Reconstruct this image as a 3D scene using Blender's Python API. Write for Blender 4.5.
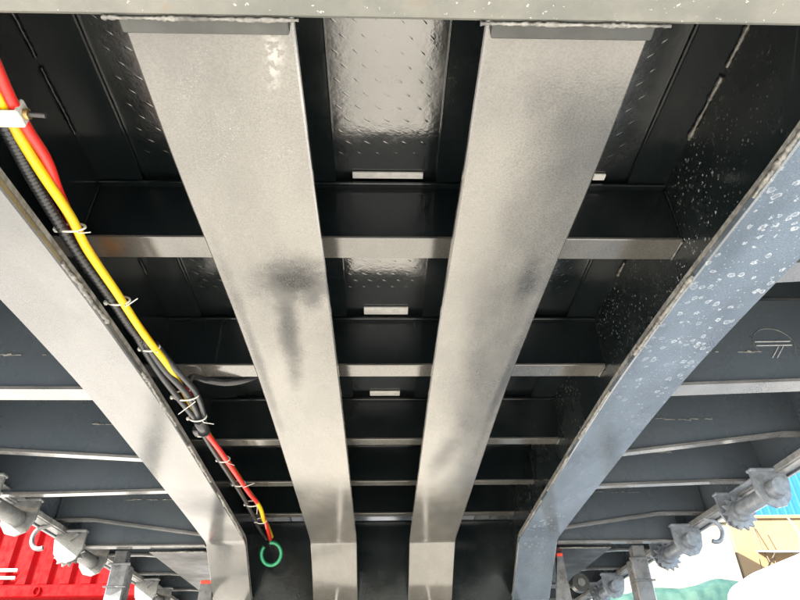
import bpy, math, random
from mathutils import Vector, Matrix
random.seed(7)
R = math.radians
S = bpy.context.scene
for o in list(bpy.data.objects): bpy.data.objects.remove(o)
col = S.collection

# ------------------------------------------------------------------ camera, sky, sun, exposure
H = 0.72          # metres from the lens up to the underside of the long beams
ZC = 0.60         # lens height above the ground
pitch, yaw, roll = 0.61248, 0.03756, -0.01962
cam = bpy.data.cameras.new('camera'); cam.sensor_width = 36; cam.lens = 609.5/800*36
cam.clip_start = 0.02; cam.clip_end = 400
co = bpy.data.objects.new('camera', cam); col.objects.link(co); S.camera = co
cr = Vector((1,0,0)); cf = Vector((0,math.cos(pitch),math.sin(pitch))); cu = Vector((0,-math.sin(pitch),math.cos(pitch)))
r_ = cr*math.cos(roll)+cu*math.sin(roll); u_ = cu*math.cos(roll)-cr*math.sin(roll)
Zr = Matrix.Rotation(-yaw,3,'Z')
r_, u_, f_ = Zr@r_, Zr@u_, Zr@cf
co.matrix_world = Matrix(((r_.x,u_.x,-f_.x,-0.0108),(r_.y,u_.y,-f_.y,0),(r_.z,u_.z,-f_.z,ZC),(0,0,0,1)))

SUN_EL, SUN_AZ = R(28), math.atan2(-.85,-.53)      # azimuth from +Y towards +X
sdir = Vector((math.sin(SUN_AZ)*math.cos(SUN_EL), math.cos(SUN_AZ)*math.cos(SUN_EL), math.sin(SUN_EL)))
W = bpy.data.worlds.new('World'); S.world = W; W.use_nodes = True
wn = W.node_tree.nodes; wl = W.node_tree.links
sky = wn.new('ShaderNodeTexSky'); sky.sky_type = 'NISHITA'; sky.sun_disc = False
sky.sun_elevation = SUN_EL; sky.sun_rotation = SUN_AZ
bg = wn['Background']; bg.inputs['Strength'].default_value = 0.12
wl.new(sky.outputs[0], bg.inputs['Color'])
sun = bpy.data.lights.new('sun','SUN'); sun.energy = 4.5; sun.angle = R(.55); sun.color = (1,.93,.82)
so = bpy.data.objects.new('sun', sun); col.objects.link(so)
so.rotation_euler = sdir.to_track_quat('Z','Y').to_euler(); so.location = (-6,-6,8)
S.view_settings.view_transform = 'Standard'; S.view_settings.look = 'None'
S.view_settings.exposure = 3.25; S.view_settings.gamma = 1; S.view_settings.use_curve_mapping = False
S.render.resolution_x = 1024; S.render.resolution_y = 768

# ------------------------------------------------------------------ mesh helpers
class MB:
    def __init__(s): s.v=[]; s.f=[]; s.sm=[]
    def add(s, vs, fs, smooth=False):
        b=len(s.v); s.v+= [tuple(x) for x in vs]; s.f+=[tuple(i+b for i in q) for q in fs]; s.sm+=[smooth]*len(fs); return s
    def box(s, x0,x1,y0,y1,z0,z1, c=0.0):
        x0,x1=sorted((x0,x1)); y0,y1=sorted((y0,y1)); z0,z1=sorted((z0,z1))
        if c<=0:
            s.add([(x,y,z) for z in (z0,z1) for y in (y0,y1) for x in (x0,x1)],
                [(0,2,3,1),(4,5,7,6),(0,1,5,4),(2,6,7,3),(0,4,6,2),(1,3,7,5)])
        else:                                   # chamfered box
            c=min(c,(x1-x0)*.45,(y1-y0)*.45,(z1-z0)*.45)
            V=[];idx={}
            for ix,x in enumerate((x0,x1)):
                for iy,y in enumerate((y0,y1)):
                    for iz,z in enumerate((z0,z1)):
                        dx=c if ix==0 else -c; dy=c if iy==0 else -c; dz=c if iz==0 else -c
                        for ax in range(3):
                            p=[x+dx,y+dy,z+dz]; p[ax]=(x,y,z)[ax]
                            idx[ix,iy,iz,ax]=len(V); V.append(tuple(p))
            F=[]
            cc=Vector(((x0+x1)/2,(y0+y1)/2,(z0+z1)/2))
            def q(ids):
                n=(Vector(V[ids[1]])-Vector(V[ids[0]])).cross(Vector(V[ids[2]])-Vector(V[ids[0]]))
                m=sum((Vector(V[i]) for i in ids),Vector())/len(ids)-cc
                F.append(tuple(ids) if n.dot(m)>0 else tuple(reversed(ids)))
            for ax in range(3):
                o=[a for a in range(3) if a!=ax]
                for k in (0,1):
                    def I(a,b,A):
                        t=[0,0,0]; t[ax]=k; t[o[0]]=a; t[o[1]]=b; return idx[t[0],t[1],t[2],A]
                    q([I(0,0,ax),I(1,0,ax),I(1,1,ax),I(0,1,ax)])
            for ax in range(3):                  # edges along ax
                o=[a for a in range(3) if a!=ax]
                for a in (0,1):
                    for b in (0,1):
                        t0=[0,0,0]; t0[o[0]]=a; t0[o[1]]=b; t1=list(t0); t1[ax]=1
                        q([idx[(*t0,o[0])],idx[(*t1,o[0])],idx[(*t1,o[1])],idx[(*t0,o[1])]])
            for ix in (0,1):
                for iy in (0,1):
                    for iz in (0,1): q([idx[ix,iy,iz,0],idx[ix,iy,iz,1],idx[ix,iy,iz,2]])
            s.add(V,F)
        return s
    def prism(s, poly, a0, a1, axis='y'):
        """extrude a 2-D polygon; axis x: poly=(y,z), y: poly=(x,z), z: poly=(x,y)"""
        n=len(poly)
        def P(p,a): return {'x':(a,p[0],p[1]),'y':(p[0],a,p[1]),'z':(p[0],p[1],a)}[axis]
        V=[P(p,a0) for p in poly]+[P(p,a1) for p in poly]
        F=[tuple(range(n)),tuple(range(2*n-1,n-1,-1))]+[(i,n+i,n+(i+1)%n,(i+1)%n) for i in range(n)]
        ar=sum(poly[i][0]*poly[(i+1)%n][1]-poly[(i+1)%n][0]*poly[i][1] for i in range(n))
        flip=(ar>0)==(axis in 'xz')
        if (a1<a0): flip=not flip
        if flip: F=[tuple(reversed(f)) for f in F]
        return s.add(V,F)
    def tube(s, pts, rad, n=10, closed=False, cap=True):
        pts=[Vector(p) for p in pts]; m=len(pts)
        rr=rad if isinstance(rad,(list,tuple)) else [rad]*m
        V=[]; up=None
        for i,p in enumerate(pts):
            a=pts[i-1] if (i>0 or closed) else p; b=pts[(i+1)%m] if (i<m-1 or closed) else p
            t=(b-a).normalized()
            if up is None: up=Vector((0,0,1)) if abs(t.z)<.9 else Vector((1,0,0))
            sd=t.cross(up).normalized(); up=sd.cross(t).normalized()
            for k in range(n):
                an=2*math.pi*k/n; V.append(p+(sd*math.cos(an)+up*math.sin(an))*rr[i])
        F=[]
        for i in range(m if closed else m-1):
            j=(i+1)%m
            for k in range(n): F.append((i*n+k,i*n+(k+1)%n,j*n+(k+1)%n,j*n+k))
        s.add(V,F,True)
        if cap and not closed:
            s.add(V[:n],[tuple(range(n-1,-1,-1))]); s.add(V[(m-1)*n:],[tuple(range(n))])
        return s
    def cyl(s, a, b, r, n=16, r2=None): return s.tube([a,b],[r,r if r2 is None else r2],n)
    def build(s, name, m, parent=None):
        me=bpy.data.meshes.new(name); me.from_pydata(s.v,[],s.f)
        me.polygons.foreach_set('use_smooth',s.sm); me.materials.append(m); me.update()
        o=bpy.data.objects.new(name,me); col.objects.link(o)
        if parent: o.parent=parent
        return o
def tag(o,label=None,cat=None,group=None,kind=None):
    for k,v in (('label',label),('category',cat),('group',group),('kind',kind)):
        if v: o[k]=v
    return o
def thing(name,label,cat,loc=(0,0,0),group=None):
    o=bpy.data.objects.new(name,None); col.objects.link(o); o.location=loc; o.empty_display_size=.1
    return tag(o,label,cat,group)
def smooth_path(pts, k=8):
    P=[Vector(p) for p in pts]; out=[]
    for i in range(len(P)-1):
        a=P[max(i-1,0)]; b=P[i]; c=P[i+1]; d=P[min(i+2,len(P)-1)]
        for j in range(k):
            t=j/k; out.append(.5*((2*b)+(c-a)*t+(2*a-5*b+4*c-d)*t*t+(-a+3*b-3*c+d)*t**3))
    out.append(P[-1]); return out
def bead(p0,p1,r,step=.007,seed=0,gaps=0.0):
    """weld bead: a lumpy run between two points"""
    rn=random.Random(seed); p0=Vector(p0); p1=Vector(p1); L=(p1-p0).length; n=max(4,int(L/step))
    m=MB(); run=[];rad=[]
    w=0
    for i in range(n+1):
        w=.8*w+rn.uniform(-1,1)*r*.25
        run.append(p0.lerp(p1,i/n)+Vector((w*.6,rn.uniform(-1,1)*r*.1,w*.5))); rad.append(r*rn.uniform(.55,1.2)*(1+.25*math.sin(i*.23+seed)))
    m.tube(run,rad,6); return m

# ------------------------------------------------------------------ materials
class N:
    def __init__(s,name):
        s.m=bpy.data.materials.new(name); s.m.use_nodes=True; s.t=s.m.node_tree; s.b=s.t.nodes['Principled BSDF']
        s.co=s.t.nodes.new('ShaderNodeTexCoord').outputs['Object']
    def n(s,ty,**k):
        x=s.t.nodes.new(ty)
        for a,v in k.items(): setattr(x,a,v)
        return x
    def L(s,a,b): s.t.links.new(a,b)
    def put(s,sock,v):
        if isinstance(v,(int,float)): sock.default_value=v
        elif isinstance(v,(tuple,list)): sock.default_value=tuple(v) if len(v)==len(sock.default_value) else (*v,1)
        else: s.L(v,sock)
    def mp(s,scale=(1,1,1),loc=(0,0,0),rot=(0,0,0)):
        x=s.n('ShaderNodeMapping'); x.inputs['Scale'].default_value=scale; x.inputs['Location'].default_value=loc; x.inputs['Rotation'].default_value=rot
        s.L(s.co,x.inputs['Vector']); return x.outputs[0]
    def noise(s,scale,detail=4,rough=.55,vec=None,dist=0):
        x=s.n('ShaderNodeTexNoise'); x.inputs['Scale'].default_value=scale; x.inputs['Detail'].default_value=detail
        x.inputs['Roughness'].default_value=rough; x.inputs['Distortion'].default_value=dist
        s.L(vec or s.co,x.inputs['Vector']); return x.outputs['Fac']
    def vor(s,scale,out='Distance',vec=None,rand=1):
        x=s.n('ShaderNodeTexVoronoi'); x.inputs['Scale'].default_value=scale; x.inputs['Randomness'].default_value=rand
        s.L(vec or s.co,x.inputs['Vector']); return x.outputs[out]
    def ramp(s,v,lo,hi,a=0,b=1,smooth=True):
        x=s.n('ShaderNodeMapRange'); x.interpolation_type='SMOOTHSTEP' if smooth else 'LINEAR'
        s.put(x.inputs['Value'],v); s.put(x.inputs['From Min'],lo); s.put(x.inputs['From Max'],hi); s.put(x.inputs['To Min'],a); s.put(x.inputs['To Max'],b)
        return x.outputs[0]
    def ma(s,op,a,b=0.0,c=None):
        x=s.n('ShaderNodeMath',operation=op); s.put(x.inputs[0],a); s.put(x.inputs[1],b)
        if c is not None: s.put(x.inputs[2],c)
        return x.outputs[0]
    def mix(s,f,a,b):
        x=s.n('ShaderNodeMix',data_type='RGBA'); s.put(x.inputs[0],f); s.put(x.inputs[6],a); s.put(x.inputs[7],b); return x.outputs[2]
    def bump(s,hgt,dist=.001,st=1):
        x=s.n('ShaderNodeBump'); x.inputs['Distance'].default_value=dist; x.inputs['Strength'].default_value=st; s.L(hgt,x.inputs['Height']); return x.outputs[0]
    def blob(s,cx,cy,sx,sy,rot=0,wob=.35,ns=9):
        """a patch with its own shape at a place (metres), 1 inside, 0 outside"""
        x=s.n('ShaderNodeMapping',vector_type='TEXTURE'); x.inputs['Location'].default_value=(cx,cy,0); x.inputs['Rotation'].default_value=(0,0,rot); x.inputs['Scale'].default_value=(sx,sy,1000)
        s.L(s.co,x.inputs['Vector'])
        l=s.n('ShaderNodeVectorMath',operation='LENGTH'); s.L(x.outputs[0],l.inputs[0])
        d=s.ma('ADD',l.outputs['Value'],s.ma('MULTIPLY',s.ma('SUBTRACT',s.noise(ns,5,.7),.5),wob*4))
        return s.ramp(d,.05,1.35,1,0)
    def out(s,base,rough,spec=.5,metal=0,normal=None,coat=0):
        b=s.b.inputs; s.put(b['Base Color'],base); s.put(b['Roughness'],rough); s.put(b['Metallic'],metal); b['Specular IOR Level'].default_value=spec
        b['Coat Weight'].default_value=coat
        if normal is not None: s.L(normal,b['Normal'])
        return s.m

def paint_black(name,base=(.0055,.0085,.0092),specks=.0,dust=.36,rough=.13,spec=.5,side=0):
    k=N(name)
    film=k.ramp(k.noise(2.2,6,.62),.45,.78)
    grit=k.ramp(k.noise(420,2,.6),.62,.74)
    f=k.ma('MULTIPLY',film,dust)
    f=k.ma('ADD',k.ma('MULTIPLY',f,.35),k.ma('MULTIPLY',k.ma('MULTIPLY',grit,film),dust))
    runs=k.ramp(k.noise(1,4,.7,vec=k.mp((46,46,1.6))),.60,.74)
    f=k.ma('ADD',f,k.ma('MULTIPLY',k.ma('MULTIPLY',runs,k.ramp(k.noise(4,3,.6),.4,.65)),.16))
    c=k.mix(f,base,(.10,.10,.095))
    if specks:                                      # dried splashes of dirty water
        mask=k.ramp(k.noise(2.6,3,.6),.36,.58)
        d1=k.vor(105,vec=k.mp((1,1,1),rot=(.3,.2,.5))); col1=k.vor(105,'Color',vec=k.mp((1,1,1),rot=(.3,.2,.5)))
        sx=k.n('ShaderNodeSeparateColor'); k.L(col1,sx.inputs[0])
        wob=k.ma('MULTIPLY',k.ma('SUBTRACT',k.noise(230,3,.7),.5),1.1)
        rad=k.ma('MULTIPLY',sx.outputs[0],.34)
        dd=k.ma('ADD',d1,wob)
        sp=k.ramp(k.ma('SUBTRACT',dd,rad),-.03,.03,1,0)
        sp=k.ma('MULTIPLY',sp,k.ramp(sx.outputs[1],.15,.3))
        sp=k.ma('MULTIPLY',sp,k.ramp(k.noise(240,3,.7),.42,.6))
        sp=k.ma('MULTIPLY',k.ma('MULTIPLY',sp,mask),specks)
        c=k.mix(sp,c,(.42,.43,.42))
    r=k.ma('ADD',k.ramp(k.noise(5,5,.6),.3,.75,rough*.8,rough*1.9),k.ma('MULTIPLY',f,.5))
    peel=k.ma('ADD',k.noise(95,2,.5),k.ma('MULTIPLY',k.noise(7,3,.5),3.0))
    return k.out(c,r,spec,normal=k.bump(peel,.0006,.5))

def paint_flange(name,dust=.8,drops=0.0,blots=(),dustcol=(.125,.118,.103),spec=1.0,rough=.15,chips=(),drifts=(),rust=()):
    """black gloss under a film of pale overspray dust; blots are darker, duller patches"""
    k=N(name)
    grain=k.noise(330,3,.75)
    cloud=k.ramp(k.noise(3.0,5,.6,vec=k.mp((1.6,.7,1))),.30,.72)
    f=k.ma('MULTIPLY',cloud,.55); f=k.ma('ADD',f,.5)
    B=None
    for (x,y,sx,sy,ro,a) in blots:
        q=k.ma('MULTIPLY',k.blob(x,y,sx*1.15,sy*1.15,ro),a); B=q if B is None else k.ma('MAXIMUM',B,q)
        f=k.ma('SUBTRACT',f,k.ma('MULTIPLY',k.ma('MULTIPLY',k.blob(x,y,sx*1.25,sy*1.25,ro),a),k.ramp(grain,.35,.65,1.25,.8)))
    f=k.ma('MAXIMUM',f,.04)
    f=k.ma('MULTIPLY',k.ma('MULTIPLY',f,dust),k.ramp(grain,.30,.66,.66,1.12))
    c=k.mix(f,(.010,.011,.012),dustcol)
    # crisp white powder specks in drifts
    drift=k.ramp(k.noise(4.2,4,.65,vec=k.mp((1,1,1),(.3,.1,0))),.52,.68)
    pw=k.ramp(k.noise(520,2,.6),.60,.70)
    drift=k.ma('MULTIPLY',drift,.6)
    for (x,y,sx,sy,ro) in drifts: drift=k.ma('MAXIMUM',drift,k.blob(x,y,sx,sy,ro,.5,12))
    c=k.mix(k.ma('MULTIPLY',k.ma('MULTIPLY',pw,drift),.6),c,(.30,.30,.285))
    for (x,y,sx,sy,ro) in rust: c=k.mix(k.ma('MULTIPLY',k.blob(x,y,sx,sy,ro,.5,14),.5),c,(.20,.085,.018))
    for (x,y,sx,sy,ro) in chips:
        ch=k.ma('MULTIPLY',k.blob(x,y,sx,sy,ro,.6,26),k.ramp(k.noise(70,3,.7),.42,.50))
        c=k.mix(ch,c,(.24,.235,.215))
    # fine dark pin marks and scratches
    sc=k.ramp(k.noise(60,5,.8,vec=k.mp((9,.5,1),rot=(0,0,.35))),.70,.74)
    c=k.mix(k.ma('MULTIPLY',sc,.55),c,(.015,.015,.015))
    rr=k.ma('ADD',k.ma('MULTIPLY',f,.13),rough*.55)
    hgt=k.ma('ADD',k.ma('MULTIPLY',k.noise(240,3,.6),.5),k.ma('MULTIPLY',k.noise(6,3,.5),3))
    if drops:
        vm=k.mp((1,.8,1)); d=k.vor(50,vec=vm); cc=k.vor(50,'Color',vec=vm)
        sx=k.n('ShaderNodeSeparateColor'); k.L(cc,sx.inputs[0])
        wob=k.ma('MULTIPLY',k.ma('SUBTRACT',k.noise(85,4,.75),.5),1.0)
        dd=k.ma('ADD',d,wob); rad=k.ma('MULTIPLY_ADD',sx.outputs[0],.36,.03)
        on=k.ramp(sx.outputs[1],.10,.18)
        rim=k.ma('SUBTRACT',k.ramp(k.ma('SUBTRACT',dd,rad),-.035,.025,1,0),k.ma('MULTIPLY',k.ramp(k.ma('SUBTRACT',dd,rad),-.15,-.05,1,0),.8))
        mk=k.ma('MULTIPLY',k.ma('MULTIPLY',rim,on),k.ramp(k.noise(3.2,3,.6,vec=k.mp((1,1,1),(5,2,0))),.22,.40))
        zone=k.ma('MAXIMUM',k.blob(.75,.95,.17,.80,0,.15),k.ma('MULTIPLY',k.blob(.70,2.75,.1,.3,0,.2),.6))
        mk=k.ma('MULTIPLY',k.ma('MULTIPLY',mk,zone),k.ramp(k.noise(150,3,.7),.32,.5,.25,1))
        c=k.mix(k.ma('MULTIPLY',mk,drops),c,(.34,.36,.37))
        d2=k.vor(120,vec=vm); c2=k.vor(120,'Color',vec=vm); s2=k.n('ShaderNodeSeparateColor'); k.L(c2,s2.inputs[0])
        m2=k.ma('MULTIPLY',k.ramp(d2,.12,.22,1,0),k.ramp(s2.outputs[0],.52,.62))
        c=k.mix(k.ma('MULTIPLY',k.ma('MULTIPLY',m2,zone),drops*.7),c,(.30,.32,.33))
    k.b.inputs['IOR'].default_value=1.52
    if B is not None:
        B=k.ma('MULTIPLY',B,k.ramp(grain,.36,.64,1.0,.72)); rr=k.ma('ADD',rr,k.ma('MULTIPLY',B,.25))
    k.out(c,rr,spec,normal=k.bump(hgt,.0006,.4))
    if B is not None: k.L(k.ma('MULTIPLY',k.ma('SUBTRACT',1.0,k.ma('MULTIPLY',B,.95)),spec),k.b.inputs['Specular IOR Level'])
    return k.m

def simple(name,c,rough=.4,spec=.5,metal=0,var=.25,scale=30,bump=.0004,dirt=None):
    k=N(name); v=k.noise(scale,5,.65)
    d=tuple(x*(1-var) for x in c); l=tuple(min(1,x*(1+var*.6)) for x in c)
    cc=k.mix(k.ramp(v,.3,.7),d,l)
    if dirt: cc=k.mix(k.ramp(k.noise(scale*.4,6,.7),.50,.72),cc,dirt)
    return k.out(cc,k.ramp(k.noise(scale*2,4,.6),.3,.7,rough*.8,min(1,rough*1.25)),spec,metal,normal=k.bump(k.noise(scale*6,3,.6),bump,.6))

M={}
M['black']=paint_black('black_gloss_paint')
M['deck']=paint_black('black_deck_paint',dust=.3,rough=.14,spec=1.0)
M['deck'].node_tree.nodes['Principled BSDF'].inputs['IOR'].default_value=1.75
M['webR']=paint_black('black_paint_splashed',specks=.9,dust=.3,rough=.2)
M['outr']=paint_black('haze_lifted_black_side_frames',base=(.058,.071,.083),dust=.6,specks=.12,rough=.22)  # base raised to blue-grey to imitate haze and sky light on black
M['floorp']=paint_black('black_floor_plate_paint',base=(.014,.014,.014),dust=.7,rough=.32,spec=.3)
M['flC']=paint_flange('dusty_black_flange_left_middle',.85,blots=[(-.190,.99,.068,.075,.5,.95),(-.222,1.20,.024,.24,.06,.8),(-.315,1.35,.012,.4,0,.5),(-.150,1.03,.020,.06,.2,.6)],chips=[(-.152,.475,.016,.05,.15)],drifts=[(-.275,.52,.02,.09,.5),(-.235,.60,.05,.10,.6),(-.17,.64,.05,.06,.3)])
M['flD']=paint_flange('dusty_black_flange_right_middle',.85,blots=[(.20,1.95,.035,.18,.15,.5),(.285,1.0,.022,.09,0,.45),(.318,1.45,.012,.4,.03,.5)])
M['flL']=paint_flange('dusty_black_flange_left_outer',1.05,dustcol=(.10,.10,.095),spec=.85,blots=[(-.7,2.45,.12,.16,0,.6)])
M['flR']=paint_flange('stained_shade_tinted_flange_right_outer',.8,drops=1.0,dustcol=(.112,.142,.176),spec=1.0)  # film tinted blue to imitate the reflection of shaded ground
M['flX']=paint_flange('dusty_crossmember_flange',.75,rust=[(-.615,1.06,.035,.06,.4)])
M['flO']=paint_flange('dusty_outrigger_flange',1.0,dustcol=(.15,.15,.147))
k=N('front_beam_grey'); c=k.mix(k.ramp(k.noise(6,6,.65),.3,.7),(.085,.088,.078),(.15,.145,.125))
c=k.mix(k.ma('MULTIPLY',k.ramp(k.noise(11,5,.7),.6,.75),.6),c,(.15,.10,.06)); c=k.mix(k.ramp(k.noise(140,3,.7),.66,.72),c,(.4,.4,.38))
M['front']=k.out(c,.42,.5,normal=k.bump(k.noise(120,4,.7),.001,.6))
M['pad']=simple('grey_end_pad',(.028,.030,.027),.4,.5,0,.4,20,.0006,dirt=(.05,.05,.048))
M['weld']=simple('weld_metal',(.15,.145,.13),.35,.7,.2,.6,70,.001,dirt=(.03,.03,.028))
M['welddark']=simple('painted_weld',(.018,.018,.018),.16,.7,0,.5,90,.001)
M['edge']=simple('worn_flange_edge',(.16,.155,.14),.45,.5,0,.55,60,.0008,dirt=(.03,.028,.025))
M['chalk']=simple('pale_chalk',(.30,.31,.31),.8,.3,0,.3,200)
M['brightstrip']=simple('bright_band_colour',(.75,.74,.70),.4,.5,0,.15,40)  # pale colour imitating a bright band of light, not a real part
M['winch']=simple('grey_galvanised_steel',(.13,.135,.135),.42,.5,.25,.3,45,.0006,dirt=(.09,.09,.088))
M['winchR']=simple('grey_steel_shade_tint',(.165,.185,.21),.4,.5,.15,.3,45,.0006,dirt=(.10,.11,.13))  # same steel as the left side, bluish shade put into its colour
M['rail']=simple('dusty_rail_paint',(.17,.17,.165),.35,.5,0,.35,25,.0005,dirt=(.04,.04,.042))
M['leg']=simple('leg_grey_paint',(.10,.105,.115),.3,.5,0,.35,20,.0005,dirt=(.03,.03,.03))
M['yellow']=simple('yellow_hose',(.60,.39,.004),.36,.5,0,.06,20,.0001,dirt=(.46,.29,.012))
M['red']=simple('red_hose',(.56,.020,.014),.36,.5,0,.08,20,.0001,dirt=(.42,.022,.016))
M['rubber']=simple('black_rubber',(.020,.021,.023),.33,.5,0,.3,60,.0003)
M['tie']=simple('white_nylon',(.45,.44,.40),.4,.5,0,.12,60,.0002)
M['brass']=simple('dirty_brass',(.35,.25,.10),.35,.5,.7,.3,80,.0003)
M['bolt']=simple('dark_bolt_steel',(.05,.05,.05),.35,.6,.6,.3,80,.0003)
M['green']=simple('green_hose',(.004,.17,.07),.3,.5,0,.1,40,.0002)
M['redcap']=simple('red_cap_plastic',(.62,.05,.025),.4,.5,0,.1,40,.0002)
M['redbody']=simple('red_truck_paint',(.20,.001,.0018),.7,.06,0,.10,6,.0004,dirt=(.17,.0015,.002))
M['redpale']=simple('pale_reflective_strip',(.75,.72,.68),.4,.5,0,.1,20)
M['van']=simple('white_van_paint',(.80,.80,.79),.25,.5,0,.03,4,.0001)
M['glass']=simple('dark_vehicle_glass',(.02,.025,.03),.05,.5,0,.1,4,.0)
M['tyre']=simple('tyre_rubber',(.025,.025,.026),.7,.4,0,.2,30)
M['tarp']=simple('green_tarpaulin',(.016,.046,.034),.6,.5,0,.18,5,.002)
M['cream']=simple('cream_render',(.17,.15,.11),.85,.3,0,.06,4,.002,dirt=(.145,.122,.085))
M['tan']=simple('tan_render',(.165,.112,.060),.85,.3,0,.08,4,.002,dirt=(.14,.092,.046))
M['blue']=simple('blue_sky_backdrop',(.008,.075,.21),.4,.4,0,.08,4,.0005)  # colour of the sky, put on a flat backdrop
M['awning']=simple('pale_blue_awning_sheet',(.35,.42,.48),.4,.5,0,.1,10,.0005)
M['timber']=simple('grey_timber',(.09,.075,.06),.8,.3,0,.3,15,.001)
k=N('concrete'); v=k.noise(.6,7,.6); c=k.mix(k.ramp(v,.3,.7),(.44,.42,.375),(.55,.525,.475)); c=k.mix(k.ma('MULTIPLY',k.ramp(k.noise(2.3,6,.7),.58,.72),.5),c,(.33,.315,.285))
M['ground']=k.out(c,.9,.2,normal=k.bump(k.noise(40,5,.7),.004,.5))

# ------------------------------------------------------------------ ground
g=MB(); g.add([(-60,-40,0),(60,-40,0),(60,80,0),(-60,80,0)],[(0,1,2,3)])
tag(g.build('ground',M['ground']),kind='structure')

# ------------------------------------------------------------------ the trailer
def Zh(z): return ZC+z*H
trailer=thing('flatbed_trailer','black steel flatbed trailer frame seen from underneath its deck','trailer',(0,.3,0))
trailer.location=(0,0,0)
DECK=Zh(1.485)
# profile of the underside of the long beams: (Y, z) in units of H
PROF=[(.545,1.0),(.9,1.003),(1.25,1.022),(1.6,1.038),(2.05,1.045),(2.5,1.036),(3.0,1.018),(3.5,1.0),(4.02,.978),(4.08,.963),(4.47,.70),(4.52,.69),(6.5,.69),(9,.69),(13,.69)]
def prof_dense():
    out=[]
    for i in range(len(PROF)-1):
        a,b=PROF[i],PROF[i+1]
        n=6 if i<8 else (3 if i==9 else 1)
        for j in range(n): out.append((a[0]+(b[0]-a[0])*j/n,a[1]+(b[1]-a[1])*j/n))
    out.append(PROF[-1]); return out
def smooth_prof():
    P=smooth_path([(0,y,z) for y,z in PROF[:9]],6); q=[(p.y,p.z) for p in P]+PROF[9:]
    return q
SP=smooth_prof()
def zb(y):
    for i in range(len(SP)-1):
        if SP[i][0]<=y<=SP[i+1][0]:
            t=(y-SP[i][0])/(SP[i+1][0]-SP[i][0]); return SP[i][1]+(SP[i+1][1]-SP[i][1])*t
    return SP[0][1] if y<SP[0][0] else SP[-1][1]
def flange_strip(x0,x1,th,wav,seed):
    """long flange plate following the beam profile, lightly buckled by welding, chamfered long edges"""
    rn=random.Random(seed); m=MB(); c=.0028
    ph=[rn.uniform(0,6) for _ in range(6)]
    nx=7; V=[];F=[]; VB=[]
    y=SP[0][0]
    pts=[]
    for i in range(len(SP)-1):
        n=2 if SP[i][0]<4.0 else 2
        for j in range(n): pts.append((SP[i][0]+(SP[i+1][0]-SP[i][0])*j/n,SP[i][1]+(SP[i+1][1]-SP[i][1])*j/n))
    pts.append(SP[-1])
    for (yy,zz) in pts:
        y=yy*H; z=ZC+zz*H
        row=[]
        for ix in range(nx):
            x=x0+c+(x1-x0-2*c)*ix/(nx-1)
            w=wav*(math.sin(y*5.1+ph[0]+3*ix/nx)*.6+math.sin(y*11+ph[1])*.3+math.sin(y*2.3+ph[2])*.8)*(.4+abs(ix/(nx-1)-.5)*1.2)
            row.append((x,y,z+w))
        wl,wr=row[0][2],row[-1][2]
        VB+=row; V+=[(x0,y,wl+c),row[0],row[-1],(x1,y,wr+c),(x1,y,wr+th),(x0,y,wl+th)]
    k=6; n=len(pts)
    for i in range(n-1):
        for j in range(k):
            if j==1: continue
            a=i*k+j; b=i*k+(j+1)%k; F.append((a,a+k,b+k,b))
    F.append(tuple(range(k))); F.append(tuple((n-1)*k+j for j in range(k-1,-1,-1)))
    m.add(V,F)
    m.add(VB,[(i*nx+j,(i+1)*nx+j,(i+1)*nx+j+1,i*nx+j+1) for i in range(n-1) for j in range(nx-1)],True)
    return m
def web_poly(y1=13):
    ys=[p for p in SP if p[0]<=y1]
    return [(p[0]*H,ZC+p[1]*H+.012) for p in ys]+[(y1*H,DECK-.014),(SP[0][0]*H,DECK-.014)]
beams=[('L',-1.12,-.87,-.935,-1.12,-.787,'flL','black'),('C',-.461,-.168,-.315,-.461,-.163,'flC','black'),
       ('D',.168,.461,.315,.163,.461,'flD','black'),('R',.87,1.12,.935,.80,1.12,'flR','webR')]
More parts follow.
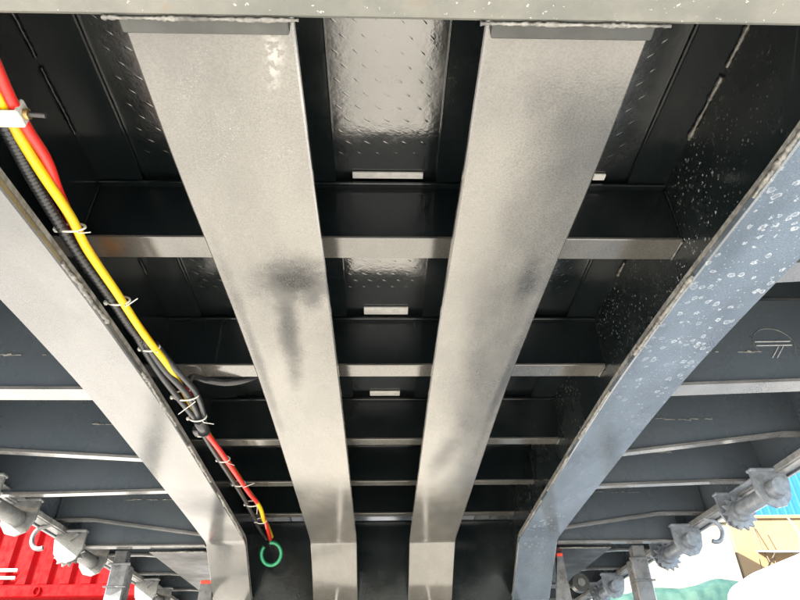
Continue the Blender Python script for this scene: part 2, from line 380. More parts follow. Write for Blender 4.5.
for i,(n,x0,x1,xw,t0,t1,mf,mw) in enumerate(beams):
    outer=n in 'LR'
    fl=flange_strip(x0*H,x1*H,.014,.0004 if n=='R' else .0009,i+3).build('long_beam',M[mf],trailer)
    if n=='R': fl['label']='right outer long beam flange covered in dried water stains'
    w=MB(); V=[]; F=[]; q_=[p for p in SP if p[0]<=13]
    for (yy,zz) in q_:
        V+=[(xw*H-.005,yy*H,ZC+zz*H+.012),(xw*H+.005,yy*H,ZC+zz*H+.012),(xw*H+.005,yy*H,DECK-.014),(xw*H-.005,yy*H,DECK-.014)]
    for q in range(len(q_)-1):
        for j in range(4): a=q*4+j; b=q*4+(j+1)%4; F.append((a,a+4,b+4,b))
    F+=[(0,1,2,3),tuple(len(V)-1-j for j in range(4))]
    w.add(V,F); w.build('web',M[mw],fl)
    t=MB(); t.box(t0*H,t1*H,.50*H,13*H,DECK-.0145,DECK-.0025,.002); t.build('top_flange',M['black'],fl)
    sgn=-1 if xw>0 else 1          # side that faces the middle
    if outer:
        # cover strip along the inner edge of the lower flange, and its welds
        xe=(x0 if n=='R' else x1)*H
        segs=[(.60+.34*j,.60+.34*(j+1)) for j in range(10)]
        st=MB()
        for a,b in segs:
            pass
        V=[];F=[]
        pts=[p for p in SP if p[0]<4.85]
        for (yy,zz) in pts:
            y=yy*H; z=ZC+zz*H
            xa=xe+sgn*.0005; xb=xe-sgn*.016
            V+=[(xa,y,z+.016),(xb,y,z+.016),(xb,y,z+.027),(xa,y,z+.027)]
        for q in range(len(pts)-1):
            for j in range(4):
                a=q*4+j; b=q*4+(j+1)%4; F.append((a,a+4,b+4,b) if n=='L' else (b,b+4,a+4,a))
        F+= [(0,1,2,3),tuple(len(V)-1-j for j in range(4))]
        st.add(V,F); st.build('edge_strip',M['edge'],fl)
        rn=random.Random(11+i)
        spans=[(.7,1.02),(1.35,1.82),(2.1,2.55),(2.75,3.2),(3.35,4.0)] if n=='R' else [(1.3,1.62),(1.95,2.4),(2.6,3.05),(3.2,3.95)]
        for a,b in spans:
            bead((xe+sgn*.0015,a*H,ZC+zb(a)*H+.007),(xe+sgn*.0015,b*H,ZC+zb(b)*H+.007),.0055,.006,rn.randint(0,999)).build('weld_bead',M['weld'],fl)
        # web to top flange weld
        for a,b in ((.60,.80),(.82,.97),(1.0,1.22),(1.6,1.78),(1.82,1.9),(2.4,2.7)):
            bead((xw*H+sgn*.007,a*H,DECK-.018),(xw*H+sgn*.007,b*H,DECK-.018),.0034 if n=='L' else .0048,.005,rn.randint(0,999)).build('weld_bead',M['weld'] if n=='R' else M['welddark'],fl)
        # drip lines / tack weld on the outer face
    # front pad under the end of the beam
    pd=MB(); pd.box(x0*H+.004,x1*H-.004,.566*H,.600*H,Zh(.975),Zh(1.0)-.0015,.002); pd.build('end_pad',M['pad'],fl)
    bead((x0*H-.012,.567*H,Zh(.968)),(x1*H+.010,.567*H,Zh(.968)),.0030,.0035,70+i).build('weld_bead',M['weld'],fl)

# front cross beam
fb=MB(); fb.box(-2.08*H,2.08*H,.22*H,.565*H,Zh(.965),DECK-.003,.006)
FB=fb.build('front_beam',M['front'],trailer)

# deck plates: one per bay between the cross members, joints 3 mm
CM=[1.424,2.225,3.017,3.678,4.355]                    # near edges of the cross member flanges
rows=[.55]+[c+.05 for c in CM]+[5.1,5.9,6.7,7.5,8.3,9.1,10,11,12,13]
for a,b in zip(rows[:-1],rows[1:]):
    for xa,xb in ((-2.06,-.94),(-.94,-.315),(-.315,.315),(.315,.94),(.94,2.06)):
        d=MB(); d.box(xa*H+.0015,xb*H-.0015,a*H+.0015,b*H-.0015,DECK,DECK+.006,.001); d.build('deck_plate',M['deck'],trailer)
# raised tread marks showing on the deck plates
m=MB()
for bay,(xa,xb) in enumerate(((-.76,-.47),(-.155,.155),(.47,.78))):
    y=.6*H; r=0
    while y<2.2*H:
        x=xa*H+.01+(r%2)*.017
        while x<xb*H-.008:
            an=(R(38) if (r+int(x/.017))%2 else R(-38))+random.uniform(-.04,.04); L=.0125; w=.0034
            ca,sa=math.cos(an),math.sin(an)
            loc=[(-L,0),(-L*.4,-w),(L*.4,-w),(L,0),(L*.4,w),(-L*.4,w)]
            V=[(x+p*ca-q*sa,y+p*sa+q*ca,DECK+.0005) for p,q in loc]+[(x-L*.45*ca,y-L*.45*sa,DECK-.0007),(x+L*.45*ca,y+L*.45*sa,DECK-.0007)]
            m.add(V,[(1,2,7,6),(2,3,7),(3,4,7),(4,5,6,7),(5,0,6),(0,1,6)],True); x+=.042
        y+=.032; r+=1
tag(m.build('tread_marks',M['deck'],trailer),kind='stuff')

# cross members between the outer beams
for i,y in enumerate(CM):
    y0=y*H; wd=.097*H if i<2 else .075*H
    x0,x1=-.927*H,.927*H
    f=MB()
    # lower flange in three lengths between the webs
    cmf=None
    for q,(a,b) in enumerate(((-.927,-.323),(-.307,.307),(.323,.927))):
        f=MB(); f.box(a*H,b*H,y0,y0+wd,Zh(1.232),Zh(1.232)+.008,.0016)
        if cmf is None: cmf=f.build('cross_member',M['flX'],trailer)
        else: f.build('lower_flange',M['flX'],cmf)
    for a,b in ((-.927,-.323),(-.307,.307),(.323,.927)):
        w=MB(); w.box(a*H+.001,b*H-.001,y0+.003,y0+.010,Zh(1.232)+.0085,DECK-.0245); w.build('web',M['black'],cmf)
        t=MB(); t.box(a*H+.001,b*H-.001,y0-.012,y0+wd,DECK-.024,DECK-.016,.0015); t.build('upper_flange',M['black'],cmf)
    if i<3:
        sh=[.115,.095,.08][i]  # added pale strips that imitate a bright reflection beside the cross member
        s=MB(); s.box(-sh*H+.004,sh*H+.004,y0-.0125-[.018,.036,.034][i],y0-.0125,DECK-.0075,DECK-.0015,.001); s.build('bright_band_strip',M['brightstrip'],cmf)
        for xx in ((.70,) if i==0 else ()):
            s=MB(); s.box(xx*H-.012,xx*H+.016,y0-.03,y0-.0125,DECK-.0075,DECK-.0015,.001); s.build('bright_band_strip',M['brightstrip'],cmf)
    rn=random.Random(i+50)
    for xx in (-.325,-.305,.305,.325):
        bead((xx*H,y0+.002,Zh(1.235)),(xx*H,y0+.002,Zh(1.235)+rn.uniform(.03,.07)),.0032,.006,rn.randint(0,999)).build('weld_bead',M['weld' if xx>.9 else 'welddark'],cmf)
    for xx in (-.926,.926):
        bead((xx*H,y0+.004,Zh(1.232)-.001),(xx*H,y0+wd-.004,Zh(1.232)-.001),.0036,.005,rn.randint(0,999)).build('weld_bead',M['weld'],cmf)
        bead((xx*H,y0-.001,Zh(1.25)),(xx*H,y0-.001,DECK-.03),.0026,.005,rn.randint(0,999)).build('weld_bead',M['welddark'],cmf)
# bulkhead where the beams step down
for a,b in ((-.927,-.323),(-.307,.307),(.323,.927)):
    bk=MB(); bk.box(a*H,b*H,4.50*H,4.50*H+.008,Zh(.45),Zh(1.225)); bk.build('bulkhead_plate',M['black'],trailer)

# outriggers, side to side
OR={ -1:[(1.30,1.03,1.85,1.09),(2.10,1.012,1.80,1.066),(2.77,.985,1.81,1.088),(3.19,.978,1.74,1.016),(3.95,.965,1.816,1.094)],
      1:[(1.30,1.03,1.85,1.09),(2.08,1.022,1.80,1.087),(2.74,1.0,1.936,1.139),(3.17,.996,1.767,1.05),(3.88,.99,1.746,1.083)]}
far=[4.74,5.40,6.10,6.85,7.6,8.4,9.2,10.0,11,12]
for sg in (-1,1):
    lst=OR[sg]+[(y,1.0,1.75,1.06) for y in far]
    for (y,zi,xk,zk) in lst:
        wd=.092*H if y<2.5 else .046*H
        zi=max(zi,zb(y)+.018) if y<4 else zi
        xin=1.125 if y<4.2 else .945
        fl=MB(); n=[(xin,zi),(xk,zk),(2.05,zk)]
        for (xa,za),(xb,zz) in zip(n[:-1],n[1:]):
            e=0.0008 if xb<2.0 else 0
            Z0,Z1=Zh(za),Zh(zz)
            V=[(sg*xa*H,y*H,Z0),(sg*xb*H,y*H,Z1),(sg*xb*H,y*H+wd,Z1),(sg*xa*H,y*H+wd,Z0)]
            V+= [(v[0],v[1],v[2]+.009) for v in V]
            F=[(0,3,2,1),(4,5,6,7),(0,1,5,4),(1,2,6,5),(2,3,7,6),(3,0,4,7)]
            if sg<0: F=[tuple(reversed(q)) for q in F]
            fl.add(V,F)
        o=fl.build('outrigger',M['flO'],trailer)
        w=MB(); w.prism([(sg*p*H,Zh(z)+.0095) for p,z in n]+[(sg*2.05*H,DECK-.003),(sg*.945*H,DECK-.016),(sg*.945*H,Zh(zi)+.0095)],y*H+.012,y*H+.018,'y'); w.build('web',M['outr'],o)
        if y<4.2:
            rn=random.Random(int(y*100)+sg)
            for q in range(6):
                xa=rn.uniform(1.2,1.6); 
                zw=Zh(1.224)+rn.uniform(-.0025,.0025); bead((sg*xa*H,y*H+.011,zw),(sg*(xa+rn.uniform(.012,.07))*H,y*H+.0115,zw+rn.uniform(-.003,.003)),.0021,.0035,rn.randint(0,999)).build('weld_bead',M['weld'],o)
        if sg>0 and abs(y-2.08)<.01:
            cx_,cz_,yy_=1.142,1.507,y*H+.0112
            mk=[]
            ring=[(cx_+.058*math.cos(a)*1.05,yy_,cz_+.052*math.sin(a)) for a in [R(-40)+R(250)*q/30 for q in range(31)]]
            MB().tube(ring,.0012,5).build('chalk_mark',M['weld'],o)
            for dz in (0,.013): MB().tube([(cx_-.055,yy_,cz_+.006-dz),(cx_+.052,yy_,cz_+.008-dz)],.0022,5).build('chalk_mark',M['chalk'],o)
            for dx in (0,.014): MB().tube([(cx_+.01+dx,yy_,cz_-.010),(cx_-.022+dx,yy_,cz_-.048)],.0018,5).build('chalk_mark',M['chalk'],o)
    # deep beam that carries the landing leg
    o=MB(); o.box(sg*1.13*H,sg*1.95*H,4.09*H,4.09*H+.05,Zh(.968),Zh(.968)+.008,.0015); lb=o.build('leg_beam',M['flO'],trailer)
    w=MB(); w.box(sg*1.13*H,sg*1.95*H,4.09*H+.02,4.09*H+.027,Zh(.968)+.0085,DECK-.003); w.build('web',M['outr'],lb)
    # flat floor plate behind it, beside the beam
    p=MB(); p.box(sg*1.145*H,sg*1.51*H,4.19*H,5.6*H,Zh(.955),Zh(.955)+.006,.0015); fp=p.build('floor_plate',M['floorp'],trailer)
    bead((sg*1.16*H,4.185*H,Zh(.953)),(sg*1.5*H,4.185*H,Zh(.953)),.004,.007,5).build('weld_bead',M['weld'],fp)
    # side rail: outer face, lower lip, winch track
    rl=MB(); rl.box(sg*2.062*H,sg*2.085*H,.3*H,13*H,Zh(1.02),DECK+.01,.002); RL=rl.build('side_rail',M['outr'],trailer)
    lp=MB(); lp.box(sg*2.0*H,sg*2.06*H,.3*H,13*H,Zh(1.03),Zh(1.03)+.008,.0015); lp.build('winch_track',M['rail'],RL)
    lp=MB(); lp.box(sg*1.985*H,sg*2.0*H,.3*H,13*H,Zh(1.035),Zh(1.035)+.022,.0015); lp.build('winch_track',M['rail'],RL)
    # rope hooks
    for y in (2.55,3.83,5.1,6.5):
        pts=[(sg*1.99*H,y*H,Zh(1.045)),(sg*2.0*H,y*H,Zh(1.036))]
        for q in range(15):
            a=R(90)-R(205)*q/14
            pts.append((sg*(2.02*H+.040*math.cos(a)),y*H-.01,Zh(1.022)-.046+.046*math.sin(a)))
        MB().tube(pts,.0095,10).build('rope_hook',M['winch' if sg<0 else 'winchR'],RL)
    # landing leg
    lx=sg*1.69*H; ly=4.24*H
    up=MB(); up.box(lx-.028,lx+.028,ly-.028,ly+.028,Zh(.86),Zh(.972),.004); LG=up.build('landing_leg',M['leg'],trailer)
    bxx=MB(); bxx.box(lx-.040-sg*.012,lx+.040-sg*.012,ly-.040,ly+.040,.42,Zh(.885),.006); bxx.build('leg_sleeve',M['leg'],LG)
    inn=MB(); inn.box(lx-.036-sg*.012,lx+.036-sg*.012,ly-.036,ly+.036,.02,.43,.004); inn.build('inner_leg',M['leg'],LG)
    ft=MB(); ft.box(lx-.11,lx+.11,ly-.11,ly+.11,0.0,.02,.004); ft.build('foot',M['leg'],LG)
    for za,zz in ((.875,.889),(.745,.755)):
        br=MB(); br.box(lx-.05-sg*.012,lx+.05-sg*.012,ly-.052,ly-.041,Zh(za),Zh(zz),.002); br.build('leg_bracket',M['leg'],LG)
# cross shaft with its gear head, right leg
sh=MB(); sh.cyl((1.13*H,4.6*H,Zh(.80)),(1.42*H,4.6*H,Zh(.80)),.013,12); SH=sh.build('leg_shaft',M['leg'],trailer)
sh=MB(); sh.cyl((1.36*H,4.57*H,Zh(.80)),(1.36*H,4.57*H-.05,Zh(.80)),.042,20); sh.build('gear_head',M['rubber'],SH)
sh=MB(); sh.cyl((1.36*H,4.57*H-.05,Zh(.80)),(1.36*H,4.57*H-.058,Zh(.80)),.018,16); sh.build('hub_cap',M['winch'],SH)
# uprights with red caps beside the beams
for (x0,x1,y,zt,xb0,xb1,lab) in ((-1.205,-1.125,4.40,.80,-1.215,-1.115,'dark upright with a red cap'),(1.165,1.205,4.30,.925,1.07,1.24,'tapered upright with a small red tip')):
    V=[(xb0*H,y*H,Zh(.30)),(xb1*H,y*H,Zh(.30)),(x1*H,y*H,Zh(zt)),(x0*H,y*H,Zh(zt))]
    u=MB(); u.prism([(v[0],v[2]) for v in V],y*H,y*H+.03,'y'); U=u.build('upright',M['leg'],trailer); U['label']=lab
    c=MB(); c.box(x0*H-.001,x1*H+.001,y*H-.001,y*H+.031,Zh(zt)+.0005,Zh(zt)+.017,.003); c.build('cap',M['redcap'],U)

# ------------------------------------------------------------------ strap winches on the rails
def winch(mat):
    t=thing('strap_winch','','winch')
    def plate(y):
        m=MB(); poly=[(-.078,.012),(.070,.012),(.080,-.04),(.066,-.105),(.036,-.142),(-.010,-.152),(-.052,-.132),(-.076,-.08)]
        m.prism(poly,y-.006,y+.006,'y'); m.box(-.08,.072,y-.02,y+.02,.0,.014,.004); return m
    for y in (-.15,.15): plate(y).build('side_plate',mat,t)
    m=MB(); m.cyl((0,-.145,-.078),(0,.145,-.078),.036,20); m.build('drum',mat,t)
    m=MB(); m.cyl((0,-.157,-.078),(0,-.205,-.078),.040,20,.036); m.build('drum_end',mat,t)
    poly=[]
    for q in range(14):
        a=2*math.pi*q/14
        poly+=[(.078*math.cos(a),-.088+.078*math.sin(a)),(.058*math.cos(a+.18),-.088+.058*math.sin(a+.18))]
    m=MB(); m.prism(poly,.118,.132,'y'); rw=m.build('ratchet_wheel',mat,t)
    m=MB(); m.cyl((0,.117,-.082),(0,.095,-.082),.046,16); m.build('hub',mat,rw)
    m=MB(); m.prism([(-.05,-.012),(-.03,-.006),(.006,-.040),(-.006,-.048)],.158,.168,'y'); m.build('pawl',mat,t)
    m=MB(); m.box(-.02,.022,-.14,.14,.002,.009,.002); m.build('slider_plate',mat,t)
    return t
def copy_tree(o):
    c=o.copy(); col.objects.link(c)
    for ch in list(o.children):
        d=ch.copy(); col.objects.link(d); d.parent=c
        for g2 in list(ch.children):
            e=g2.copy(); col.objects.link(e); e.parent=d
    return c
for sg in (-1,1):
    pro=winch(M['winch' if sg<0 else 'winchR']); side='red truck body' if sg<0 else 'white van'
    for i,y in enumerate((3.20,4.23,5.75,7.2)):
        o=pro if i==0 else copy_tree(pro)
        o.location=(sg*1.955*H,y*H,Zh(1.03)+.008); o.rotation_euler=(0,0,0 if sg>0 else math.pi); o.scale=(.86,.94,.86)
        where=['before the first rope hook','between rope hook and landing leg','just behind the landing leg','farthest behind the landing leg'][i]
        tag(o,('pale grey strap winch on the red truck side, ' if sg<0 else 'blue-grey strap winch on the white van side, ')+where,'winch','strap winches along the side rails')

# ------------------------------------------------------------------ hoses and cables along the left outer beam
zc=ZC
def hose(name,pts,r,mat,label,cat,k=8,z=0):
    P=smooth_path([(p[0],p[1],p[2]+zc) for p in pts],k)
    return tag(MB().tube(P,r,12).build(name,mat),label,cat)
yh=hose('air_hose',[(-.575,.44,.79),(-.583,.53,.785),(-.585,.601,.785),(-.59,.665,.785),(-.59,.746,.785),(-.586,.851,.785),(-.592,.946,.785),(-.586,1.094,.785),(-.581,1.259,.785),(-.570,1.434,.790),(-.578,1.60,.803),(-.575,1.82,.797),(-.577,1.95,.801),(-.565,2.2,.803),(-.553,2.48,.803),(-.529,2.66,.785),(-.543,2.86,.785),(-.55,3.0,.80),(-.56,3.215,.80)],.0088,M['yellow'],'bright yellow air hose tied along the long beam','hose')
rh=hose('air_hose',[(-.551,.44,.785),(-.562,.53,.785),(-.566,.561,.785),(-.570,.599,.785),(-.573,.652,.788),(-.577,.724,.796),(-.596,.82,.803),(-.608,.95,.808),(-.602,1.2,.808),(-.590,1.43,.812),(-.572,1.62,.805),(-.575,1.76,.795),(-.572,1.836,.785),(-.562,1.988,.785),(-.554,2.171,.785),(-.541,2.469,.785),(-.534,2.616,.79),(-.541,2.85,.79),(-.552,3.046,.785),(-.565,3.215,.783)],.0090,M['red'],'bright red air hose running beside the yellow one along the beam','hose')
# corrugated conduit
P=smooth_path([(-.59,.44,.79+zc),(-.597,.56,.785+zc),(-.605,.665,.785+zc),(-.612,.747,.785+zc),(-.615,.843,.785+zc),(-.615,.968,.785+zc),(-.608,1.107,.787+zc),(-.606,1.242,.790+zc),(-.600,1.36,.797+zc)],44)
m=MB(); m.tube(P,[.0108 if (i//2)%2 else .0088 for i in range(len(P))],12)
tag(m.build('cable_conduit',M['rubber']),'black corrugated cable conduit lying beside the yellow hose','conduit')
hose('cable',[(-.600,1.30,.797),(-.590,1.36,.788),(-.583,1.44,.785),(-.560,1.588,.783),(-.567,1.759,.783),(-.583,1.876,.785),(-.580,2.15,.785),(-.575,2.45,.785),(-.578,2.701,.787),(-.590,3.0,.79),(-.585,3.215,.79)],.0085,M['rubber'],'thick black cable leaving the conduit and running beside the red hose','cable')
hose('cable',[(-.606,1.28,.79),(-.602,1.42,.783),(-.590,1.56,.778),(-.578,1.70,.778),(-.572,1.79,.782)],.008,M['rubber'],'short black cable bowed outward next to the flange edge','cable')
hose('cable',[(-.578,1.33,.80),(-.560,1.44,.793),(-.540,1.58,.793),(-.548,1.72,.79),(-.564,1.80,.785)],.0085,M['rubber'],'short black cable bowed towards the middle beams','cable')
hose('cable',[(-.555,1.55,.80),(-.56,1.60,.850),(-.54,1.66,.870),(-.49,1.685,.874),(-.44,1.695,.886),(-.39,1.705,.912)],.010,M['rubber'],'black cable branching off sideways along the second cross member','cable')
# plug connectors, wrapped
def lump(pts,r,name,mat,label,cat): 
    return tag(MB().tube(smooth_path([(a,b,c+zc) for a,b,c in pts],6),r,12).build(name,mat),label,cat)
t=thing('plug_connector','black cable plug connector tied among the cables','connector',(-.563,1.775,.772+zc))
MB().tube([(0,-.035,0),(0,-.03,0),(0,.028,0),(0,.034,0)],[.012,.017,.017,.012],14).build('plug_body',M['rubber'],t)
MB().tube([(0,.030,-.004),(0,.034,-.004),(0,.041,-.004)],[.019,.019,.017],14).build('lock_ring',M['rubber'],t)
t=thing('plug_connector','small clear-backed plug just past the cable knot','connector',(-.590,1.83,.778+zc))
MB().box(-.013,.013,-.02,.02,-.011,.011,.004).build('plug_body',M['rubber'],t)
MB().box(-.008,.010,.0205,.032,-.008,.008,.003).build('plug_face',M['tie'],t)
# zip ties
def zip_tie(x,y,z,rx,rz,tail,lab):
    rx*=.82; rz*=.74
    t=thing('zip_tie',lab,'zip tie',(x,y,z+zc),'white zip ties round the hoses')
    pts=[(rx*math.cos(a),.004*math.sin(a),rz*math.sin(a)) for a in [2*math.pi*q/28 for q in range(28)]]
    MB().tube(pts,.0025,6,closed=True).build('band',M['tie'],t)
    MB().box(-rx-.006,-rx+.001,-.005,.005,-.004-rz*.4,.004-rz*.4,.0012).build('lock',M['tie'],t)
    MB().tube([(rx*.6,-.001,-rz*.78),(rx*.9,-.004,-rz-.004),tail],[.0016,.0015,.0012],5).build('tail',M['tie'],t)
for x,y,z,rx,rz,tail,lab in [(-.600,.885,.789,.031,.018,(.045,-.01,-.02),'white zip tie binding yellow hose to conduit before the first cross member'),
  (-.597,1.13,.791,.030,.019,(.055,-.03,-.015),'white zip tie with long tail round yellow hose after the first cross member'),
  (-.590,1.335,.792,.028,.018,(.03,-.02,-.026),'white zip tie where yellow hose dips behind the black cables'),
  (-.570,1.60,.790,.044,.024,(-.02,.03,-.045),'wide white zip tie round the black cable bundle'),
  (-.568,1.735,.785,.032,.023,(.05,.01,-.02),'white zip tie next to the round cable plug'),
  (-.566,2.10,.788,.026,.017,(.045,-.02,-.03),'white zip tie on the red hose past the cable plug'),
  (-.560,2.36,.788,.027,.018,(.07,-.06,-.02),'white zip tie with a long tail on the far red hose'),
  (-.556,2.62,.788,.034,.018,(.02,.03,-.035),'white zip tie where yellow hose shows again beside the red'),
  (-.558,2.88,.788,.030,.018,(.02,.03,-.03),'white zip tie closest to the green hose loop')]:
    zip_tie(x,y,z,rx,rz,tail,lab)
# clip block near the front
t=thing('hose_clip','translucent white plastic hose clip with a brass bolt','clip',(-.577,.618,.785+zc))
MB().box(-.030,.016,-.016,.016,-.017,-.010,.004).box(-.031,-.021,-.016,.016,-.0165,.02,.003).box(.009,.0165,-.016,.016,-.0165,.016,.003).build('clip_block',M['tie'],t)
MB().cyl((.017,0,-.002),(.024,0,-.002),.009,6).build('nut',M['brass'],t)
MB().cyl((.024,0,-.002),(.048,.002,-.002),.0045,10).build('bolt',M['bolt'],t)
# green loop
cx,cy,cz=-.535,3.10,.693+zc
pts=[]
for q in range(22):
    a=R(100)-R(320)*q/21
    pts.append((cx+.047*math.cos(a),cy-.02*math.sin(a),cz+.047*math.sin(a)))
tag(MB().tube(pts,.0088,10).build('hose_loop',M['green']),'short green hose loop at the end of the red and yellow hoses','hose')

# ------------------------------------------------------------------ red truck body on the left
rt=thing('truck_body','bright red ribbed steel truck body standing beyond the winches','truck body',(-4.6,7.5,0))
x0,x1=-3.4,2.35; yb=0
def rp(name,mat=M['redbody'],parent=rt): return lambda m: m.build(name,mat,parent)
m=MB(); m.box(x0,x1,.02,.05,1.93,3.7,.004); RP=m.build('side_panel',M['redbody'],rt)
x=x0+.05
while x<x1-.1:
    m=MB(); m.prism([(x,.021),(x+.04,-.018),(x+.13,-.018),(x+.17,.021)],1.98,3.66,'z'); m.build('rib',M['redbody'],RP); x+=.24
m=MB(); m.box(x0-.02,x1+.02,-.05,.10,1.84,1.97,.012); BR=m.build('bottom_rail',M['redbody'],rt)
m=MB(); m.box(x0-.02,x1+.02,-.06,.10,3.66,3.80,.012); m.build('top_rail',M['redbody'],rt)
for xx in (-.35,.15,.32,.80,1.6):
    ring=[(xx+.035*math.cos(a),-.062,1.90+.045*math.sin(a)) for a in [2*math.pi*q/18 for q in range(18)]]
    MB().tube(ring,.009,8,closed=True).build('lashing_ring',M['redbody'],BR)
for zz in (2.045,2.125):
    m=MB(); m.box(x0+.3,.50,-.036,-.0185,zz-.016,zz+.016,.003); m.build('reflective_strip',M['redpale'],RP)
m=MB(); m.box(x0,x1,.05,2.3,1.86,3.68,.01); m.build('load_box',M['redbody'],rt)
m=MB()
m.box(x0,x1,.5,.75,1.1,1.855,.01).box(x0,x1,1.6,1.85,1.1,1.855,.01); m.build('chassis',M['leg'],rt)
for xx in (-2.6,-1.3,1.4):
    for yy in (.15,1.95):
        m=MB(); m.cyl((xx,yy,.52),(xx,yy+.28,.52),.52,28); w=m.build('wheel',M['tyre'],rt)
        m=MB(); m.cyl((xx,yy-.01,.52),(xx,yy+.29,.52),.28,20); m.build('rim',M['winch'],w)
    m=MB(); m.box(xx-.06,xx+.06,.4,2.0,.46,.58,.01).box(xx-.1,xx+.1,.52,.73,.57,1.12).box(xx-.1,xx+.1,1.62,1.83,.57,1.12); m.build('axle',M['leg'],rt)

# ------------------------------------------------------------------ white van on the right
van=thing('panel_van','white panel van parked alongside, roof edge and blank side in sun','van',(4.0,3.2,0))
def ring_van(y,w,zt,zb_,rad,n=6):
    """cross section of the body at y, half width w, rounded roof corners"""
    pts=[(-w,zb_),( w,zb_)]
    for a in range(n+1):
        an=math.pi/2*a/n; pts.append((w*.965-rad+rad*math.cos(an)*1.0+ (0), zt-rad+rad*math.sin(an)))
    for a in range(n+1):
        an=math.pi/2+math.pi/2*a/n; pts.append((-w*.965+rad+rad*math.cos(an), zt-rad+rad*math.sin(an)))
    return [(p[0]+.85,y,p[1]) for p in pts]
secs=[(0.0,.70,.95,.40,.10),(.12,.80,1.02,.32,.14),(.9,.84,1.20,.30,.16),(1.0,.845,1.30,.30,.18),(1.75,.85,1.93,.30,.24),(2.1,.85,1.985,.30,.24),(4.1,.85,1.985,.30,.24),(4.55,.84,1.95,.32,.25),(4.72,.80,1.87,.36,.27),(4.80,.70,1.72,.45,.28)]
V=[];F=[]
for s_ in secs: V+=ring_van(*s_)
k_=len(V)//len(secs)
for i in range(len(secs)-1):
    for j in range(k_):
        a=i*k_+j; b=i*k_+(j+1)%k_; F.append((b,b+k_,a+k_,a))
F.append(tuple(range(k_))); F.append(tuple((len(secs)-1)*k_+j for j in range(k_-1,-1,-1)))
m=MB(); m.add(V,F,True); vb=m.build('body',M['van'],van)
m=MB(); m.add([(.15,1.02,1.335),(1.55,1.02,1.335),(1.48,1.70,1.905),(.22,1.70,1.905)],[(0,1,2,3)]); m.v=[(a,b-.012,c+.012) for a,b,c in m.v]; m.build('windscreen',M['glass'],van)
for sx in (-.012,1.712):
    m=MB(); m.prism([(1.35,1.25),(2.05,1.25),(2.05,1.68),(1.72,1.68)],sx-.004 if sx<1 else sx-.004,sx+.004,'x'); m.build('door_window',M['glass'],van)
    for yy in (.85,3.75):
        m=MB(); xx=0.02 if sx<1 else 1.5; m.cyl((xx-.03,yy,.33),(xx+.2,yy,.33),.33,28); w=m.build('wheel',M['tyre'],van)
        m=MB(); m.cyl((xx-.04,yy,.33),(xx+.21,yy,.33),.19,20); m.build('rim',M['winch'],w)
for xx in (.22,1.30):
    m=MB(); m.box(xx,xx+.2,-.012,.05,.66,.80,.02); m.build('headlight',M['redpale'],van)

# ------------------------------------------------------------------ green tarpaulin over a pile
tp=[];nx,ny=46,18
rn=random.Random(4)
V=[];F=[]
for j in range(ny):
    for i in range(nx):
        u=i/(nx-1); v=j/(ny-1)
        x=1.9+3.6*u; 
        top=1.78+.50*math.exp(-((x-4.63)/.42)**2*1.0)*.62+.32*max(0,min(1,(x-2.2)/1.6))
        top=1.80+.28*max(0,min(1,(x-2.3)/1.2))+.14*max(0,1-abs(x-4.63)/.55)
        if v<.55:
            t=v/.55; z=top*t; y=8.6+.25*t+.10*abs(math.sin(x*4.3+1.1*math.sin(x*2.2)+.5*t))*(1.1-t*.5)+.035*abs(math.sin(x*13+5*t))
        else:
            t=(v-.55)/.45; z=top+.06*math.sin(t*3.1)-.10*t; y=8.85+1.5*t; z+=.05*abs(math.sin(x*4.3+1.1*math.sin(x*2.2)+1.2*t))-.02
        V.append((x,y,z+ (0.004 if j==0 else 0)))
for j in range(ny-1):
    for i in range(nx-1):
        a=j*nx+i; F.append((a,a+1,a+nx+1,a+nx))
m=MB(); m.add(V,F,True); tarp=m.build('tarpaulin_pile',M['tarp'])
tag(tarp,'creased green tarpaulin draped over a pile behind the white van','tarpaulin')
md=tarp.modifiers.new('thick','SOLIDIFY'); md.thickness=.012

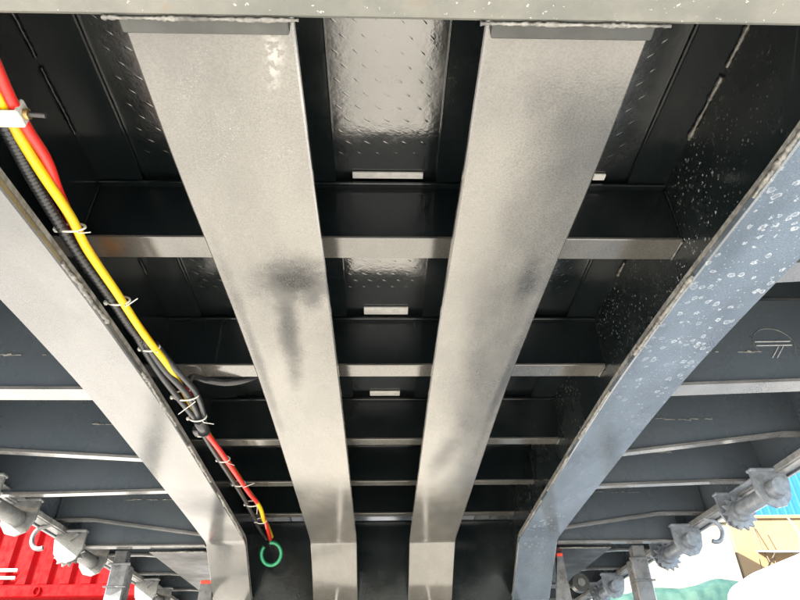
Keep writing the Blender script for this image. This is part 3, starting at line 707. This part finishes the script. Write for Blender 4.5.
# ------------------------------------------------------------------ buildings and sky backdrop behind
b=thing('building','cream rendered low building behind the green tarpaulin','building',(5.2,13,0))
MB().box(-3.2,2.05,0,3,0,4.02,.02).build('wall',M['cream'],b)
MB().box(-3.3,2.08,-.06,3.1,4.02,4.14,.01).build('parapet',M['cream'],b)
rn=random.Random(3)
b=thing('building','tan rendered building wall beside the cream one','building',(11,14.2,0))
MB().box(-3.05,5,0,4,0,4.42,.02).build('wall',M['tan'],b)
MB().box(-3.1,5.1,-.05,4.1,4.42,4.50,.01).build('parapet',M['tan'],b)
b=thing('backdrop','large bright blue stand-in sky shed rising above the tan building','backdrop',(11,22,0))  # blue backdrop added in place of the sky
m=MB(); m.box(-9,14,.06,8,0,11,.01); sw=m.build('wall',M['blue'],b)
m=MB()
x=-9
while x<14:
    m.prism([(x,.061),(x+.03,.048),(x+.09,.048),(x+.12,.061)],0.05,10.95,'z'); x+=.3
tag(m.build('backdrop_ribs',M['blue'],sw),kind='stuff')
# awning on the tan wall with its struts and a white cable
aw=thing('awning','small pale blue sheet awning on the tan wall','awning',(8.75,14.2,3.55))
m=MB(); m.add([(-.35,0,.16),(.55,0,.16),(.62,-.75,-.02),(-.42,-.75,-.02)],[(3,2,1,0)])
m.v+= [(a,b_,c+.02) for a,b_,c in m.v[:4]]; m.f+=[(4,5,6,7),(0,1,5,4),(1,2,6,5),(2,3,7,6),(3,0,4,7)]; m.sm+=[False]*5
m.build('sheet',M['awning'],aw)
for xx in (-.38,.58):
    MB().tube([(xx,-.02,-.35),(xx,-.72,-.03)],.015,6).build('strut',M['timber'],aw)
lt=thing('wooden_trestle','thin grey timber poles leaning against the tan wall','timber poles',(8.5,14.05,0))
for a,b_ in (((-.25,-.1,3.3),(-.05,.1,4.28)),((.0,-.1,3.3),(-.02,.1,4.25)),((.1,-.1,3.4),(.25,.12,4.1))):
    q=(a[0],a[1]-.35,0.0) if a[2]<4 else None
    MB().tube([q or a,(a if q else b_),b_] if q else [a,b_],.010,6).build('pole',M['timber'],lt)
P=smooth_path([(9.0,13.6,4.3),(9.12,13.6,3.95),(9.02,13.6,3.6),(8.8,13.7,3.42),(8.6,14.18,3.4)],8)
tag(MB().tube(P,.016,6).build('cable',M['tie']),'white cable drooping in front of the tan wall','cable')

for sc in (S,):
    sc.render.engine='CYCLES'
    sc.cycles.max_bounces=8; sc.cycles.diffuse_bounces=4; sc.cycles.glossy_bounces=5
